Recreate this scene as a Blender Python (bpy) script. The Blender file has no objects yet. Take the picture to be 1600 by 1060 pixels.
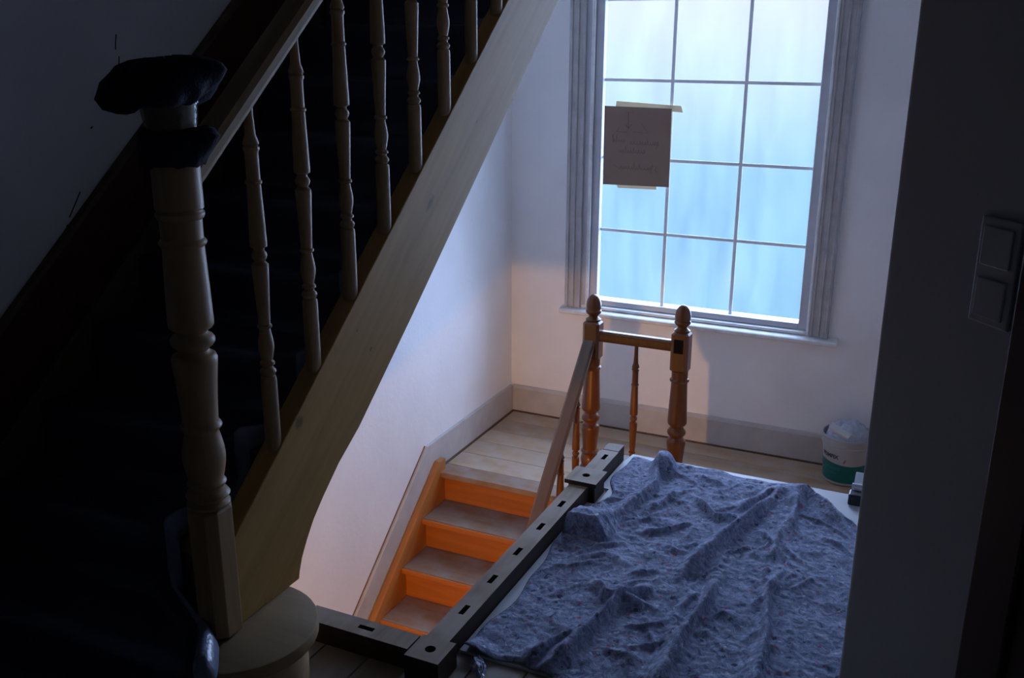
import bpy, bmesh, math, random
from mathutils import Vector, Matrix, noise
random.seed(7)
sc = bpy.context.scene
COL = sc.collection
PI = math.pi

# ------------------------------------------------------------------ camera
f_px, pitch, yaw, roll = 1517.8, 0.30297, 0.43849, 0.0028
cd = bpy.data.cameras.new('camera'); cam = bpy.data.objects.new('camera', cd); COL.objects.link(cam)
cd.sensor_width = 36.0; cd.sensor_fit = 'HORIZONTAL'; cd.lens = f_px * 36.0 / 1600.0
cd.clip_start = 0.05; cd.clip_end = 500
fw = Vector((-math.sin(yaw)*math.cos(pitch), math.cos(yaw)*math.cos(pitch), -math.sin(pitch)))
rt = Vector((math.cos(yaw), math.sin(yaw), 0)); up = rt.cross(fw)
rt, up = rt*math.cos(roll)+up*math.sin(roll), up*math.cos(roll)-rt*math.sin(roll)
M = Matrix((rt, up, -fw)).transposed().to_4x4(); M.translation = (0, 0, 1.6)
cam.matrix_world = M
sc.camera = cam

# ------------------------------------------------------------------ colour management
sc.view_settings.view_transform = 'Standard'; sc.view_settings.look = 'None'
sc.view_settings.exposure = 0.0; sc.view_settings.gamma = 1.0; sc.view_settings.use_curve_mapping = False
sc.cycles.max_bounces = 12; sc.cycles.diffuse_bounces = 7; sc.cycles.glossy_bounces = 4
sc.cycles.transparent_max_bounces = 12; sc.cycles.transmission_bounces = 8
sc.cycles.use_denoising = True; sc.cycles.sample_clamp_indirect = 6

# ------------------------------------------------------------------ world: overcast dusk sky over misty ground
SKY_K = 3.0
w = bpy.data.worlds.new('world'); sc.world = w; w.use_nodes = True
nt = w.node_tree; nt.nodes.clear()
tc = nt.nodes.new('ShaderNodeTexCoord'); sp = nt.nodes.new('ShaderNodeSeparateXYZ')
mr = nt.nodes.new('ShaderNodeMapRange'); mr.inputs[1].default_value = -1.0; mr.inputs[2].default_value = 1.0
rp = nt.nodes.new('ShaderNodeValToRGB'); cr = rp.color_ramp; cr.interpolation = 'LINEAR'
# radiance by sine of elevation: misty ground, pale band at the horizon, brighter blue zenith (overcast dusk)
STOPS = [(-1.0, (.10, .16, .20)), (-.40, (.18, .36, .44)), (-.28, (.23, .50, .62)), (-.13, (.32, .58, .90)), (-.04, (.66, .77, 1.0)), (.05, (.93, .87, 1.02)), (.35, (1.0, 1.10, 1.5)), (1.0, (1.2, 1.45, 2.1))]
while len(cr.elements) > 1: cr.elements.remove(cr.elements[-1])
for i, (sv, c) in enumerate(STOPS):
    e = cr.elements[0] if i == 0 else cr.elements.new((sv+1)/2)
    e.position = (sv+1)/2; e.color = tuple(q/SKY_K for q in c)+(1,)
bg = nt.nodes.new('ShaderNodeBackground'); bg.inputs[1].default_value = SKY_K
ow = nt.nodes.new('ShaderNodeOutputWorld')
nt.links.new(tc.outputs['Generated'], sp.inputs[0]); nt.links.new(sp.outputs[2], mr.inputs[0])
nt.links.new(mr.outputs[0], rp.inputs[0]); nt.links.new(rp.outputs[0], bg.inputs[0]); nt.links.new(bg.outputs[0], ow.inputs[0])

# the window as a portal for daylight (emits nothing of its own)
pl = bpy.data.lights.new('window_portal', 'AREA'); pl.shape = 'RECTANGLE'; pl.size = 1.30; pl.size_y = 2.2
pl.cycles.is_portal = True
po = bpy.data.objects.new('window_portal', pl); COL.objects.link(po)
po.location = (-1.33, 5.40, 1.16); po.rotation_euler = (-PI/2, 0, 0)   # facing -Y, into the room

# added very soft, wide sun: fill far brighter than the visible sky
su = bpy.data.lights.new('sky_fill_sun', 'SUN'); su.energy = 22.5; su.angle = math.radians(95); su.color = (.50, .64, 1.0)
so = bpy.data.objects.new('sky_fill_sun', su); COL.objects.link(so)
so.rotation_euler = Vector((-.10, -.86, -.46)).to_track_quat('-Z', 'Y').to_euler()

# warm bulb hanging from the ceiling of the storey below
LAMP = Vector((-1.02, 0.30, -0.66))
bl = bpy.data.lights.new('bulb_light', 'POINT'); bl.energy = 165; bl.color = (1.0, 0.50, 0.13); bl.shadow_soft_size = 0.025
bo = bpy.data.objects.new('bulb_light', bl); COL.objects.link(bo); bo.location = LAMP

# added fill lamp behind the camera, switched off
al = bpy.data.lights.new('corridor_fill', 'AREA'); al.shape = 'RECTANGLE'; al.size = 0.9; al.size_y = 1.4; al.energy = 0.0
al.color = (0.75, 0.86, 1.0)
ao = bpy.data.objects.new('corridor_fill', al); COL.objects.link(ao)
ao.location = (0.6, -1.9, 1.6); ao.rotation_euler = (PI/2, 0, 0)   # facing +Y

# ------------------------------------------------------------------ materials
MATS = {}
def nodes_of(name):
    m = bpy.data.materials.new(name); m.use_nodes = True; t = m.node_tree
    return m, t, t.nodes['Principled BSDF']
def N(t, k, **kw):
    n = t.nodes.new(k)
    for a, b in kw.items(): setattr(n, a, b)
    return n
def plain(name, col, rough=0.6, spec=0.5, var=0.12, nscale=9.0, bump=0.0, bscale=60.0, metal=0.0, coat=0.0, sheen=0.0):
    m, t, b = nodes_of(name)
    tc = N(t, 'ShaderNodeTexCoord'); nz = N(t, 'ShaderNodeTexNoise'); nz.inputs['Scale'].default_value = nscale; nz.inputs['Detail'].default_value = 6
    t.links.new(tc.outputs['Object'], nz.inputs['Vector'])
    r = N(t, 'ShaderNodeValToRGB'); r.color_ramp.elements[0].position = .3; r.color_ramp.elements[1].position = .7
    r.color_ramp.elements[0].color = tuple(c*(1-var) for c in col)+(1,); r.color_ramp.elements[1].color = tuple(min(1, c*(1+var*.6)) for c in col)+(1,)
    t.links.new(nz.outputs['Fac'], r.inputs[0]); t.links.new(r.outputs[0], b.inputs['Base Color'])
    b.inputs['Roughness'].default_value = rough; b.inputs['Specular IOR Level'].default_value = spec; b.inputs['Metallic'].default_value = metal
    b.inputs['Coat Weight'].default_value = coat; b.inputs['Coat Roughness'].default_value = .15
    if sheen: b.inputs['Sheen Weight'].default_value = sheen
    if bump:
        n2 = N(t, 'ShaderNodeTexNoise'); n2.inputs['Scale'].default_value = bscale; n2.inputs['Detail'].default_value = 4
        t.links.new(tc.outputs['Object'], n2.inputs['Vector'])
        bp = N(t, 'ShaderNodeBump'); bp.inputs['Strength'].default_value = bump; bp.inputs['Distance'].default_value = .01
        t.links.new(n2.outputs['Fac'], bp.inputs['Height']); t.links.new(bp.outputs[0], b.inputs['Normal'])
    MATS[name] = m; return m
def wood(name, c_lo, c_hi, axis='Z', scale=1.0, rough=0.55, coat=0.0, knots=False, dust=None, bump=0.08, slope=None):
    """grain stretched along one axis of the object; per-object variation"""
    m, t, b = nodes_of(name)
    tc = N(t, 'ShaderNodeTexCoord'); mp = N(t, 'ShaderNodeMapping'); oi = N(t, 'ShaderNodeObjectInfo')
    s = [22*scale]*3; s['XYZ'.index(axis)] = 1.6*scale
    mp.inputs['Scale'].default_value = s
    if slope is not None:
        m0 = N(t, 'ShaderNodeMapping'); m0.inputs['Rotation'].default_value = (slope, 0, 0)
        t.links.new(tc.outputs['Object'], m0.inputs['Vector']); src = m0.outputs[0]
    else: src = tc.outputs['Object']
    ad = N(t, 'ShaderNodeVectorMath', operation='ADD'); ml = N(t, 'ShaderNodeMath', operation='MULTIPLY'); ml.inputs[1].default_value = 37
    t.links.new(oi.outputs['Random'], ml.inputs[0]); t.links.new(src, ad.inputs[0]); t.links.new(ml.outputs[0], ad.inputs[1])
    t.links.new(ad.outputs[0], mp.inputs['Vector'])
    nz = N(t, 'ShaderNodeTexNoise'); nz.inputs['Scale'].default_value = 1.0; nz.inputs['Detail'].default_value = 8; nz.inputs['Roughness'].default_value = .62; nz.inputs['Distortion'].default_value = .6
    t.links.new(mp.outputs[0], nz.inputs['Vector'])
    r = N(t, 'ShaderNodeValToRGB'); r.color_ramp.elements[0].position = .32; r.color_ramp.elements[1].position = .68
    r.color_ramp.elements[0].color = c_lo+(1,); r.color_ramp.elements[1].color = c_hi+(1,)
    t.links.new(nz.outputs['Fac'], r.inputs[0]); out = r.outputs[0]
    if knots:
        vo = N(t, 'ShaderNodeTexVoronoi'); vo.inputs['Scale'].default_value = 1.0
        m2 = N(t, 'ShaderNodeMapping'); sk = [4.6]*3; sk['XYZ'.index(axis)] = 2.0; m2.inputs['Scale'].default_value = sk
        t.links.new(ad.outputs[0], m2.inputs['Vector']); t.links.new(m2.outputs[0], vo.inputs['Vector'])
        kr = N(t, 'ShaderNodeValToRGB'); kr.color_ramp.elements[0].position = .035; kr.color_ramp.elements[1].position = .11
        kr.color_ramp.elements[0].color = (1, 1, 1, 1); kr.color_ramp.elements[1].color = (0, 0, 0, 1)
        t.links.new(vo.outputs['Distance'], kr.inputs[0])
        mx = N(t, 'ShaderNodeMix', data_type='RGBA'); mx.inputs[7].default_value = tuple(c*.35 for c in c_lo)+(1,)
        t.links.new(kr.outputs[0], mx.inputs[0]); t.links.new(out, mx.inputs[6]); out = mx.outputs[2]
    if dust:
        n3 = N(t, 'ShaderNodeTexNoise'); n3.inputs['Scale'].default_value = 7; n3.inputs['Detail'].default_value = 6
        t.links.new(tc.outputs['Object'], n3.inputs['Vector'])
        dr = N(t, 'ShaderNodeValToRGB'); dr.color_ramp.elements[0].position = .38; dr.color_ramp.elements[1].position = .62
        t.links.new(n3.outputs['Fac'], dr.inputs[0])
        mm = N(t, 'ShaderNodeMath', operation='MULTIPLY'); mm.inputs[1].default_value = .8; t.links.new(dr.outputs[0], mm.inputs[0])
        mx = N(t, 'ShaderNodeMix', data_type='RGBA'); mx.inputs[7].default_value = dust+(1,)
        t.links.new(mm.outputs[0], mx.inputs[0]); t.links.new(out, mx.inputs[6]); out = mx.outputs[2]
    hv = N(t, 'ShaderNodeHueSaturation'); vr = N(t, 'ShaderNodeMapRange'); vr.inputs[3].default_value = .88; vr.inputs[4].default_value = 1.1
    t.links.new(oi.outputs['Random'], vr.inputs[0]); t.links.new(vr.outputs[0], hv.inputs['Value']); t.links.new(out, hv.inputs['Color'])
    t.links.new(hv.outputs[0], b.inputs['Base Color'])
    b.inputs['Roughness'].default_value = rough; b.inputs['Coat Weight'].default_value = coat; b.inputs['Coat Roughness'].default_value = .12
    b.inputs['Specular IOR Level'].default_value = .4 if coat else .2
    bp = N(t, 'ShaderNodeBump'); bp.inputs['Strength'].default_value = bump; bp.inputs['Distance'].default_value = .01
    t.links.new(nz.outputs['Fac'], bp.inputs['Height']); t.links.new(bp.outputs[0], b.inputs['Normal'])
    MATS[name] = m; return m

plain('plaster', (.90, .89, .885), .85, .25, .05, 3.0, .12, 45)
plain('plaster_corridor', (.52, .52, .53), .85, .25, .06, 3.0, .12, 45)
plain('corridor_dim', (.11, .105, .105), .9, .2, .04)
plain('ceiling_white', (.88, .88, .87), .9, .2, .04)
plain('casing_grey', (.50, .49, .49), .6, .4, .14, 14, .1, 80)
plain('sash_white', (.56, .58, .62), .5, .4, .08)
plain('bar_white', (.86, .89, .92), .5, .4, .05)
plain('sill_white', (.80, .79, .77), .45, .5, .12, 20)
plain('skirting_grey', (.55, .52, .50), .6, .4, .12, 8, .08, 50)
plain('wall_string_red', (.085, .022, .018), .5, .4, .3, 12)
wood('wall_string_wood', (.10, .065, .04), (.17, .115, .075), 'Y')
wood('pine', (.26, .16, .068), (.38, .245, .115), 'Z', 1.0, .5, .08)
wood('pine_string', (.35, .197, .055), (.47, .277, .09), 'Y', 1.0, .55, 0, True, None, .08, -math.atan(.83))
def add_knots(name, knots, slope):
    """dark pine knots: (y, z, half length along the grain, half width)"""
    m = MATS[name]; t = m.node_tree; b = t.nodes['Principled BSDF']; tc = N(t, 'ShaderNodeTexCoord')
    nz = N(t, 'ShaderNodeTexNoise'); nz.inputs['Scale'].default_value = 60; t.links.new(tc.outputs['Object'], nz.inputs['Vector'])
    src = b.inputs['Base Color'].links[0].from_socket; c, s_ = math.cos(slope), math.sin(slope)
    for y, z, a, w_ in knots:
        sb_ = N(t, 'ShaderNodeVectorMath', operation='SUBTRACT'); sb_.inputs[1].default_value = (0, y, z); t.links.new(tc.outputs['Object'], sb_.inputs[0])
        q = []
        for vec in ((0, c/a, s_/a), (0, -s_/w_, c/w_)):
            dt = N(t, 'ShaderNodeVectorMath', operation='DOT_PRODUCT'); dt.inputs[1].default_value = vec; t.links.new(sb_.outputs[0], dt.inputs[0])
            p2 = N(t, 'ShaderNodeMath', operation='POWER'); p2.inputs[1].default_value = 2; ab = N(t, 'ShaderNodeMath', operation='ABSOLUTE')
            t.links.new(dt.outputs['Value'], ab.inputs[0]); t.links.new(ab.outputs[0], p2.inputs[0]); q.append(p2.outputs[0])
        sm = N(t, 'ShaderNodeMath', operation='ADD'); t.links.new(q[0], sm.inputs[0]); t.links.new(q[1], sm.inputs[1])
        s2 = N(t, 'ShaderNodeMath', operation='ADD'); t.links.new(sm.outputs[0], s2.inputs[0]); t.links.new(nz.outputs['Fac'], s2.inputs[1])
        mr = N(t, 'ShaderNodeMapRange', interpolation_type='SMOOTHSTEP'); mr.inputs[1].default_value = .5; mr.inputs[2].default_value = 1.9; mr.inputs[3].default_value = .62; mr.inputs[4].default_value = 0
        t.links.new(s2.outputs[0], mr.inputs[0])
        mx = N(t, 'ShaderNodeMix', data_type='RGBA'); mx.inputs[7].default_value = (.06, .035, .018, 1)
        t.links.new(mr.outputs[0], mx.inputs[0]); t.links.new(src, mx.inputs[6]); src = mx.outputs[2]
    t.links.new(src, b.inputs['Base Color'])
add_knots('pine_string', [(1.029, 1.098, .034, .012), (.314, .626, .020, .017), (.667, .726, .008, .006), (1.353, 1.325, .010, .005), (.443, .363, .014, .007), (.60, .80, .006, .005)], math.atan(.83))
wood('pine_rail', (.32, .21, .105), (.46, .32, .175), 'Y', 1.0, .6, 0, False, None, .05, -math.atan(.82))
wood('pine_tread', (.25, .165, .082), (.33, .225, .125), 'X', .8, .55)
wood('varnished', (.13, .038, .007), (.19, .062, .012), 'Z', 1.0, .34, .22)
wood('varnished_riser', (.40, .125, .022), (.56, .185, .036), 'X', .8, .4, .3)
wood('varnished_string', (.40, .15, .035), (.52, .21, .055), 'Y', .8, .42, .2, False, None, .05, -math.atan(.84))
wood('rail_worn', (.15, .088, .052), (.21, .13, .08), 'Y', 1.0, .5, .1, False, None, .05, -math.atan(1.0))
wood('tread_worn', (.26, .14, .075), (.36, .21, .125), 'X', .8, .6, 0, False, (.34, .28, .24))
wood('board_landing', (.41, .27, .165), (.55, .385, .245), 'X', .6, .6, 0, False, (.50, .41, .33))
wood('board_hall', (.26, .20, .15), (.40, .32, .25), 'Y', .6, .6, 0, True, (.36, .33, .30))
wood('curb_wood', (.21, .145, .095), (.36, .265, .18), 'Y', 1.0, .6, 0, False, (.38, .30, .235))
wood('curb_side_shade', (.035, .022, .015), (.065, .042, .028), 'Y', 1.0, .5)  # shade on the sides of the base rail, put into the colour
plain('dark_hole', (.02, .014, .01), .9, .1)
plain('white_board', (.56, .55, .56), .5, .4, .06, 6)
plain('switch_plastic', (.50, .50, .50), .35, .5, .03)
plain('dark_casing', (.035, .008, .008), .4, .5, .2)
plain('cloth_navy', (.016, .018, .032), .85, .15, .3, 20, .3, 150)
plain('bucket_white', (.40, .41, .42), .4, .5, .04)
plain('label_teal', (.0, .13, .125), .4, .5, .08)
plain('print_black', (.07, .06, .08), .6, .2)
plain('print_pale', (.04, .20, .19), .6, .2)
plain('print_red', (.34, .14, .14), .6, .2)
plain('rag_white', (.55, .60, .68), .9, .1, .2, 12, .2, 80)
plain('block_pale', (.66, .66, .64), .7, .2)
plain('cardboard', (.30, .215, .17), .85, .15, .08, 5)
plain('pencil_line', (.205, .15, .12), .9, .1)
plain('black_plastic', (.012, .012, .014), .4, .5)
plain('white_plastic', (.72, .74, .78), .3, .5)
plain('brass', (.5, .36, .15), .35, .5, .1, metal=1.0)
plain('concrete', (.16, .15, .14), .9, .2)

def mat_pane():
    m, t, b = nodes_of('frosted_pane'); t.nodes.remove(b)
    out = t.nodes['Material Output']
    tr = N(t, 'ShaderNodeBsdfTransparent'); tr.inputs[0].default_value = (.93, .97, 1, 1)
    tl = N(t, 'ShaderNodeBsdfTranslucent'); tl.inputs[0].default_value = (.70, .86, .95, 1)
    tc = N(t, 'ShaderNodeTexCoord'); mp = N(t, 'ShaderNodeMapping'); mp.inputs['Scale'].default_value = (9, 9, 2.2)
    nz = N(t, 'ShaderNodeTexNoise'); nz.inputs['Scale'].default_value = 1; nz.inputs['Detail'].default_value = 5
    t.links.new(tc.outputs['Object'], mp.inputs['Vector']); t.links.new(mp.outputs[0], nz.inputs['Vector'])
    mr = N(t, 'ShaderNodeMapRange'); mr.inputs[1].default_value = .3; mr.inputs[2].default_value = .7; mr.inputs[3].default_value = .02; mr.inputs[4].default_value = .05
    t.links.new(nz.outputs['Fac'], mr.inputs[0])
    mx = N(t, 'ShaderNodeMixShader'); t.links.new(mr.outputs[0], mx.inputs[0]); t.links.new(tr.outputs[0], mx.inputs[1]); t.links.new(tl.outputs[0], mx.inputs[2])
    gl = N(t, 'ShaderNodeBsdfGlossy'); gl.inputs['Roughness'].default_value = .15
    m2 = N(t, 'ShaderNodeMixShader'); m2.inputs[0].default_value = .04
    t.links.new(mx.outputs[0], m2.inputs[1]); t.links.new(gl.outputs[0], m2.inputs[2]); t.links.new(m2.outputs[0], out.inputs[0])
    MATS['frosted_pane'] = m
mat_pane()
def mat_tape(name, col, fac):
    m, t, b = nodes_of(name); b.inputs['Base Color'].default_value = col+(1,); b.inputs['Roughness'].default_value = .5
    tr = N(t, 'ShaderNodeBsdfTranslucent'); tr.inputs[0].default_value = col+(1,)
    nz = N(t, 'ShaderNodeTexNoise'); nz.inputs['Scale'].default_value = 30
    mr = N(t, 'ShaderNodeMapRange'); mr.inputs[3].default_value = fac-.12; mr.inputs[4].default_value = fac+.12
    t.links.new(nz.outputs['Fac'], mr.inputs[0])
    mx = N(t, 'ShaderNodeMixShader'); t.links.new(mr.outputs[0], mx.inputs[0]); t.links.new(b.outputs[0], mx.inputs[1]); t.links.new(tr.outputs[0], mx.inputs[2])
    t.links.new(mx.outputs[0], t.nodes['Material Output'].inputs[0]); MATS[name] = m
mat_tape('masking_tape', (.58, .50, .37), .40)
def mat_clear(name, col, rough, fac):
    """clear film: see-through with a glossy coat"""
    m, t, b = nodes_of(name); b.inputs['Base Color'].default_value = col+(1,); b.inputs['Roughness'].default_value = rough
    b.inputs['Specular IOR Level'].default_value = .9
    tc = N(t, 'ShaderNodeTexCoord'); nz = N(t, 'ShaderNodeTexNoise'); nz.inputs['Scale'].default_value = 70; t.links.new(tc.outputs['Object'], nz.inputs['Vector'])
    bp = N(t, 'ShaderNodeBump'); bp.inputs['Strength'].default_value = .5; bp.inputs['Distance'].default_value = .01
    t.links.new(nz.outputs['Fac'], bp.inputs['Height']); t.links.new(bp.outputs[0], b.inputs['Normal'])
    tr = N(t, 'ShaderNodeBsdfTransparent')
    mx = N(t, 'ShaderNodeMixShader'); mx.inputs[0].default_value = fac
    t.links.new(b.outputs[0], mx.inputs[1]); t.links.new(tr.outputs[0], mx.inputs[2]); t.links.new(mx.outputs[0], t.nodes['Material Output'].inputs[0]); MATS[name] = m
mat_clear('clear_tape', (.06, .045, .035), .06, .45)
mat_clear('plastic_film', (.42, .48, .60), .18, .25)
def mat_sheet():
    m, t, b = nodes_of('sheet_navy')
    tc = N(t, 'ShaderNodeTexCoord'); nz = N(t, 'ShaderNodeTexNoise'); nz.inputs['Scale'].default_value = 30; nz.inputs['Detail'].default_value = 6
    t.links.new(tc.outputs['Object'], nz.inputs['Vector'])
    r = N(t, 'ShaderNodeValToRGB'); r.color_ramp.elements[0].color = (.022, .024, .055, 1); r.color_ramp.elements[1].color = (.050, .056, .11, 1)
    t.links.new(nz.outputs['Fac'], r.inputs[0]); t.links.new(r.outputs[0], b.inputs['Base Color'])
    b.inputs['Roughness'].default_value = .33; b.inputs['Specular IOR Level'].default_value = .6
    bp = N(t, 'ShaderNodeBump'); bp.inputs['Strength'].default_value = .25; bp.inputs['Distance'].default_value = .01
    t.links.new(nz.outputs['Fac'], bp.inputs['Height']); t.links.new(bp.outputs[0], b.inputs['Normal']); MATS['sheet_navy'] = m
mat_sheet()
plain('film_backing', (.20, .24, .34), .28, .7, .2, 30, .3, 90)
def mat_fleece():
    m, t, b = nodes_of('felt_fleece')
    tc = N(t, 'ShaderNodeTexCoord')
    n1 = N(t, 'ShaderNodeTexNoise'); n1.inputs['Scale'].default_value = 42; n1.inputs['Detail'].default_value = 9; n1.inputs['Roughness'].default_value = .72; n1.inputs['Distortion'].default_value = 1.2
    t.links.new(tc.outputs['Object'], n1.inputs['Vector'])
    r = N(t, 'ShaderNodeValToRGB'); el = r.color_ramp.elements
    el[0].position = .30; el[0].color = (.07, .078, .13, 1); el[1].position = .74; el[1].color = (.60, .64, .78, 1)
    x = el.new(.5); x.color = (.29, .32, .44, 1)
    t.links.new(n1.outputs['Fac'], r.inputs[0]); out = r.outputs[0]
    for sc_, th, col in ((48, .90, (.36, .10, .12)), (62, .91, (.70, .75, .82)), (39, .90, (.03, .03, .05)), (55, .92, (.10, .26, .42))):
        v = N(t, 'ShaderNodeTexVoronoi'); v.inputs['Scale'].default_value = sc_
        nn = N(t, 'ShaderNodeTexNoise'); nn.inputs['Scale'].default_value = sc_*1.6
        t.links.new(tc.outputs['Object'], nn.inputs['Vector'])
        va = N(t, 'ShaderNodeVectorMath', operation='MULTIPLY_ADD'); va.inputs[1].default_value = (.03, .03, .03)
        t.links.new(nn.outputs['Color'], va.inputs[0]); t.links.new(tc.outputs['Object'], va.inputs[2]); t.links.new(va.outputs[0], v.inputs['Vector'])
        sp = N(t, 'ShaderNodeSeparateColor'); t.links.new(v.outputs['Color'], sp.inputs[0])
        g = N(t, 'ShaderNodeMath', operation='GREATER_THAN'); g.inputs[1].default_value = th; t.links.new(sp.outputs[0], g.inputs[0])
        d = N(t, 'ShaderNodeMath', operation='LESS_THAN'); d.inputs[1].default_value = .32; t.links.new(v.outputs['Distance'], d.inputs[0])
        mu = N(t, 'ShaderNodeMath', operation='MULTIPLY'); t.links.new(g.outputs[0], mu.inputs[0]); t.links.new(d.outputs[0], mu.inputs[1])
        m3 = N(t, 'ShaderNodeMath', operation='MULTIPLY'); m3.inputs[1].default_value = .7; t.links.new(mu.outputs[0], m3.inputs[0])
        mx = N(t, 'ShaderNodeMix', data_type='RGBA'); mx.inputs[7].default_value = col+(1,)
        t.links.new(m3.outputs[0], mx.inputs[0]); t.links.new(out, mx.inputs[6]); out = mx.outputs[2]
    t.links.new(out, b.inputs['Base Color']); b.inputs['Roughness'].default_value = .95; b.inputs['Specular IOR Level'].default_value = .1
    bp = N(t, 'ShaderNodeBump'); bp.inputs['Strength'].default_value = .8; bp.inputs['Distance'].default_value = .006
    t.links.new(n1.outputs['Fac'], bp.inputs['Height']); t.links.new(bp.outputs[0], b.inputs['Normal']); MATS['felt_fleece'] = m
mat_fleece()

# ------------------------------------------------------------------ mesh helpers
class MB:
    def __init__(s): s.v = []; s.f = []
    def add(s, vs, fs):
        o = len(s.v); s.v += [tuple(p) for p in vs]; s.f += [tuple(i+o for i in q) for q in fs]; return s
    def box(s, x0, x1, y0, y1, z0, z1):
        vs = [(x, y, z) for z in (z0, z1) for y in (y0, y1) for x in (x0, x1)]
        return s.add(vs, [(0, 2, 3, 1), (4, 5, 7, 6), (0, 1, 5, 4), (2, 6, 7, 3), (0, 4, 6, 2), (1, 3, 7, 5)])
    def prism_x(s, prof, x0, x1):
        """polygon in (y,z), extruded along x"""
        n = len(prof); vs = [(x0, y, z) for y, z in prof]+[(x1, y, z) for y, z in prof]
        return s.add(vs, [tuple(range(n))[::-1], tuple(range(n, 2*n))]+[(i, (i+1) % n, n+(i+1) % n, n+i) for i in range(n)])
    def prism_z(s, prof, z0, z1):
        n = len(prof); vs = [(x, y, z0) for x, y in prof]+[(x, y, z1) for x, y in prof]
        return s.add(vs, [tuple(range(n))[::-1], tuple(range(n, 2*n))]+[(i, (i+1) % n, n+(i+1) % n, n+i) for i in range(n)])
    def lathe(s, prof, cx=0, cy=0, n=28, sq=None):
        """prof: (r,z); sq: function z->squareness 0..1 (rounded square section)"""
        vs = []; fs = []
        for r, z in prof:
            for k in range(n):
                a = 2*PI*(k+.5)/n; vs.append((cx+r*math.cos(a), cy+r*math.sin(a), z))
        for i in range(len(prof)-1):
            for k in range(n):
                a, b = i*n+k, i*n+(k+1) % n; fs.append((a, b, b+n, a+n))
        fs.append(tuple(range(n))[::-1]); o = (len(prof)-1)*n; fs.append(tuple(range(o, o+n)))
        return s.add(vs, fs)
    def chamfer_post(s, cx, cy, h, c, z0, z1, tc=.006):
        """square block of half-width h with corner chamfer c"""
        def ring(h, c): return [(cx+x, cy+y) for x, y in ((h, -h+c), (h, h-c), (h-c, h), (-h+c, h), (-h, h-c), (-h, -h+c), (-h+c, -h), (h-c, -h))]
        lv = [(ring(h-tc, c), z0), (ring(h, c), z0+tc), (ring(h, c), z1-tc), (ring(h-tc, c), z1)]
        vs = [(x, y, z) for rg, z in lv for x, y in rg]; fs = []
        for i in range(3):
            for k in range(8): a, b = i*8+k, i*8+(k+1) % 8; fs.append((a, b, b+8, a+8))
        fs += [tuple(range(8))[::-1], tuple(range(24, 32))]
        return s.add(vs, fs)
    def tube(s, pts, r, n=8):
        pts = [Vector(p) for p in pts]; vs = []; fs = []
        for i, p in enumerate(pts):
            d = (pts[min(i+1, len(pts)-1)]-pts[max(i-1, 0)]).normalized()
            a = d.cross(Vector((0, 0, 1)) if abs(d.z) < .9 else Vector((1, 0, 0))).normalized(); b = d.cross(a)
            rr = r[i] if isinstance(r, (list, tuple)) else r
            for k in range(n): q = p+rr*(a*math.cos(2*PI*k/n)+b*math.sin(2*PI*k/n)); vs.append(tuple(q))
        for i in range(len(pts)-1):
            for k in range(n): a, b = i*n+k, i*n+(k+1) % n; fs.append((a, b, b+n, a+n))
        fs += [tuple(range(n))[::-1], tuple(range(len(vs)-n, len(vs)))]
        return s.add(vs, fs)
def wloc(o):
    v = Vector(o.location)
    while o.parent: o = o.parent; v += Vector(o.location)
    return v
def mesh_of(name, mb, mat, off=Vector((0, 0, 0)), smooth=False, bevel=0.0, autos=None):
    me = bpy.data.meshes.new(name)
    me.from_pydata([tuple(Vector(p)-off) for p in mb.v], [], mb.f); me.update()
    bm = bmesh.new(); bm.from_mesh(me); bmesh.ops.recalc_face_normals(bm, faces=bm.faces)
    if bevel:
        es = [e for e in bm.edges if len(e.link_faces) == 2 and e.calc_face_angle(0) > .6]
        bmesh.ops.bevel(bm, geom=es, offset=bevel, segments=2, profile=.5, affect='EDGES', clamp_overlap=True)
    for f in bm.faces: f.smooth = smooth
    if autos is not None:
        for f in bm.faces: f.smooth = True
        for e in bm.edges:
            if len(e.link_faces) == 2 and e.calc_face_angle(0) > autos: e.smooth = False
    bm.to_mesh(me); bm.free()
    me.materials.append(MATS[mat]); return me
def obj(name, mb, mat, parent=None, smooth=False, bevel=0.0, autos=None, loc=None):
    """mesh in world coordinates; loc puts the origin there"""
    base = wloc(parent) if parent else Vector((0, 0, 0))
    l = Vector(loc) if loc is not None else base
    me = mesh_of(name, mb, mat, l, smooth, bevel, autos)
    o = bpy.data.objects.new(name, me); COL.objects.link(o)
    if parent: o.parent = parent
    o.location = l-base if parent else l
    return o
def inst(name, me, parent, wl, rotz=0, rot=None):
    o = bpy.data.objects.new(name, me); COL.objects.link(o); o.parent = parent
    o.location = Vector(wl)-wloc(parent); o.rotation_euler = rot or (0, 0, rotz); return o
def tag(o, label, cat, group=None):
    o['label'] = label; o['category'] = cat
    if group: o['group'] = group
    return o
def struct(o, label=None):
    o['kind'] = 'structure'
    if label: o['label'] = label
    return o
def thing(name, label, cat, loc, group=None):
    o = bpy.data.objects.new(name, None); COL.objects.link(o); o.location = loc; o.empty_display_size = .1
    return tag(o, label, cat, group)
def setting(name, loc, label=None):
    o = bpy.data.objects.new(name, None); COL.objects.link(o); o.location = loc; o.empty_display_size = .1
    return struct(o, label)

# ------------------------------------------------------------------ measures
UW, VW, ZL = -2.453, 5.226, -0.669          # left wall, window wall, landing height
UR = -0.10                                   # right wall of the stairwell
UN = -1.545                                  # line of newel / upper string / landing newel
UC = -1.125                                  # line of the curb rail and second landing newel
VE = 3.42                                    # edge of the hall floor above the short flight
ZLOW, ZTOP = -3.3, 4.3
EX, EY = -0.111, 1.776                       # corner of the near wall
DX, DY = 0.672, -0.741                       # direction of the oblique wall face
def stt(v): return .425+.83*(v-1.64)         # upper string, top edge
def stb(v): return 1.045+.84*(v-2.837)       # upper string, lower edge

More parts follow.
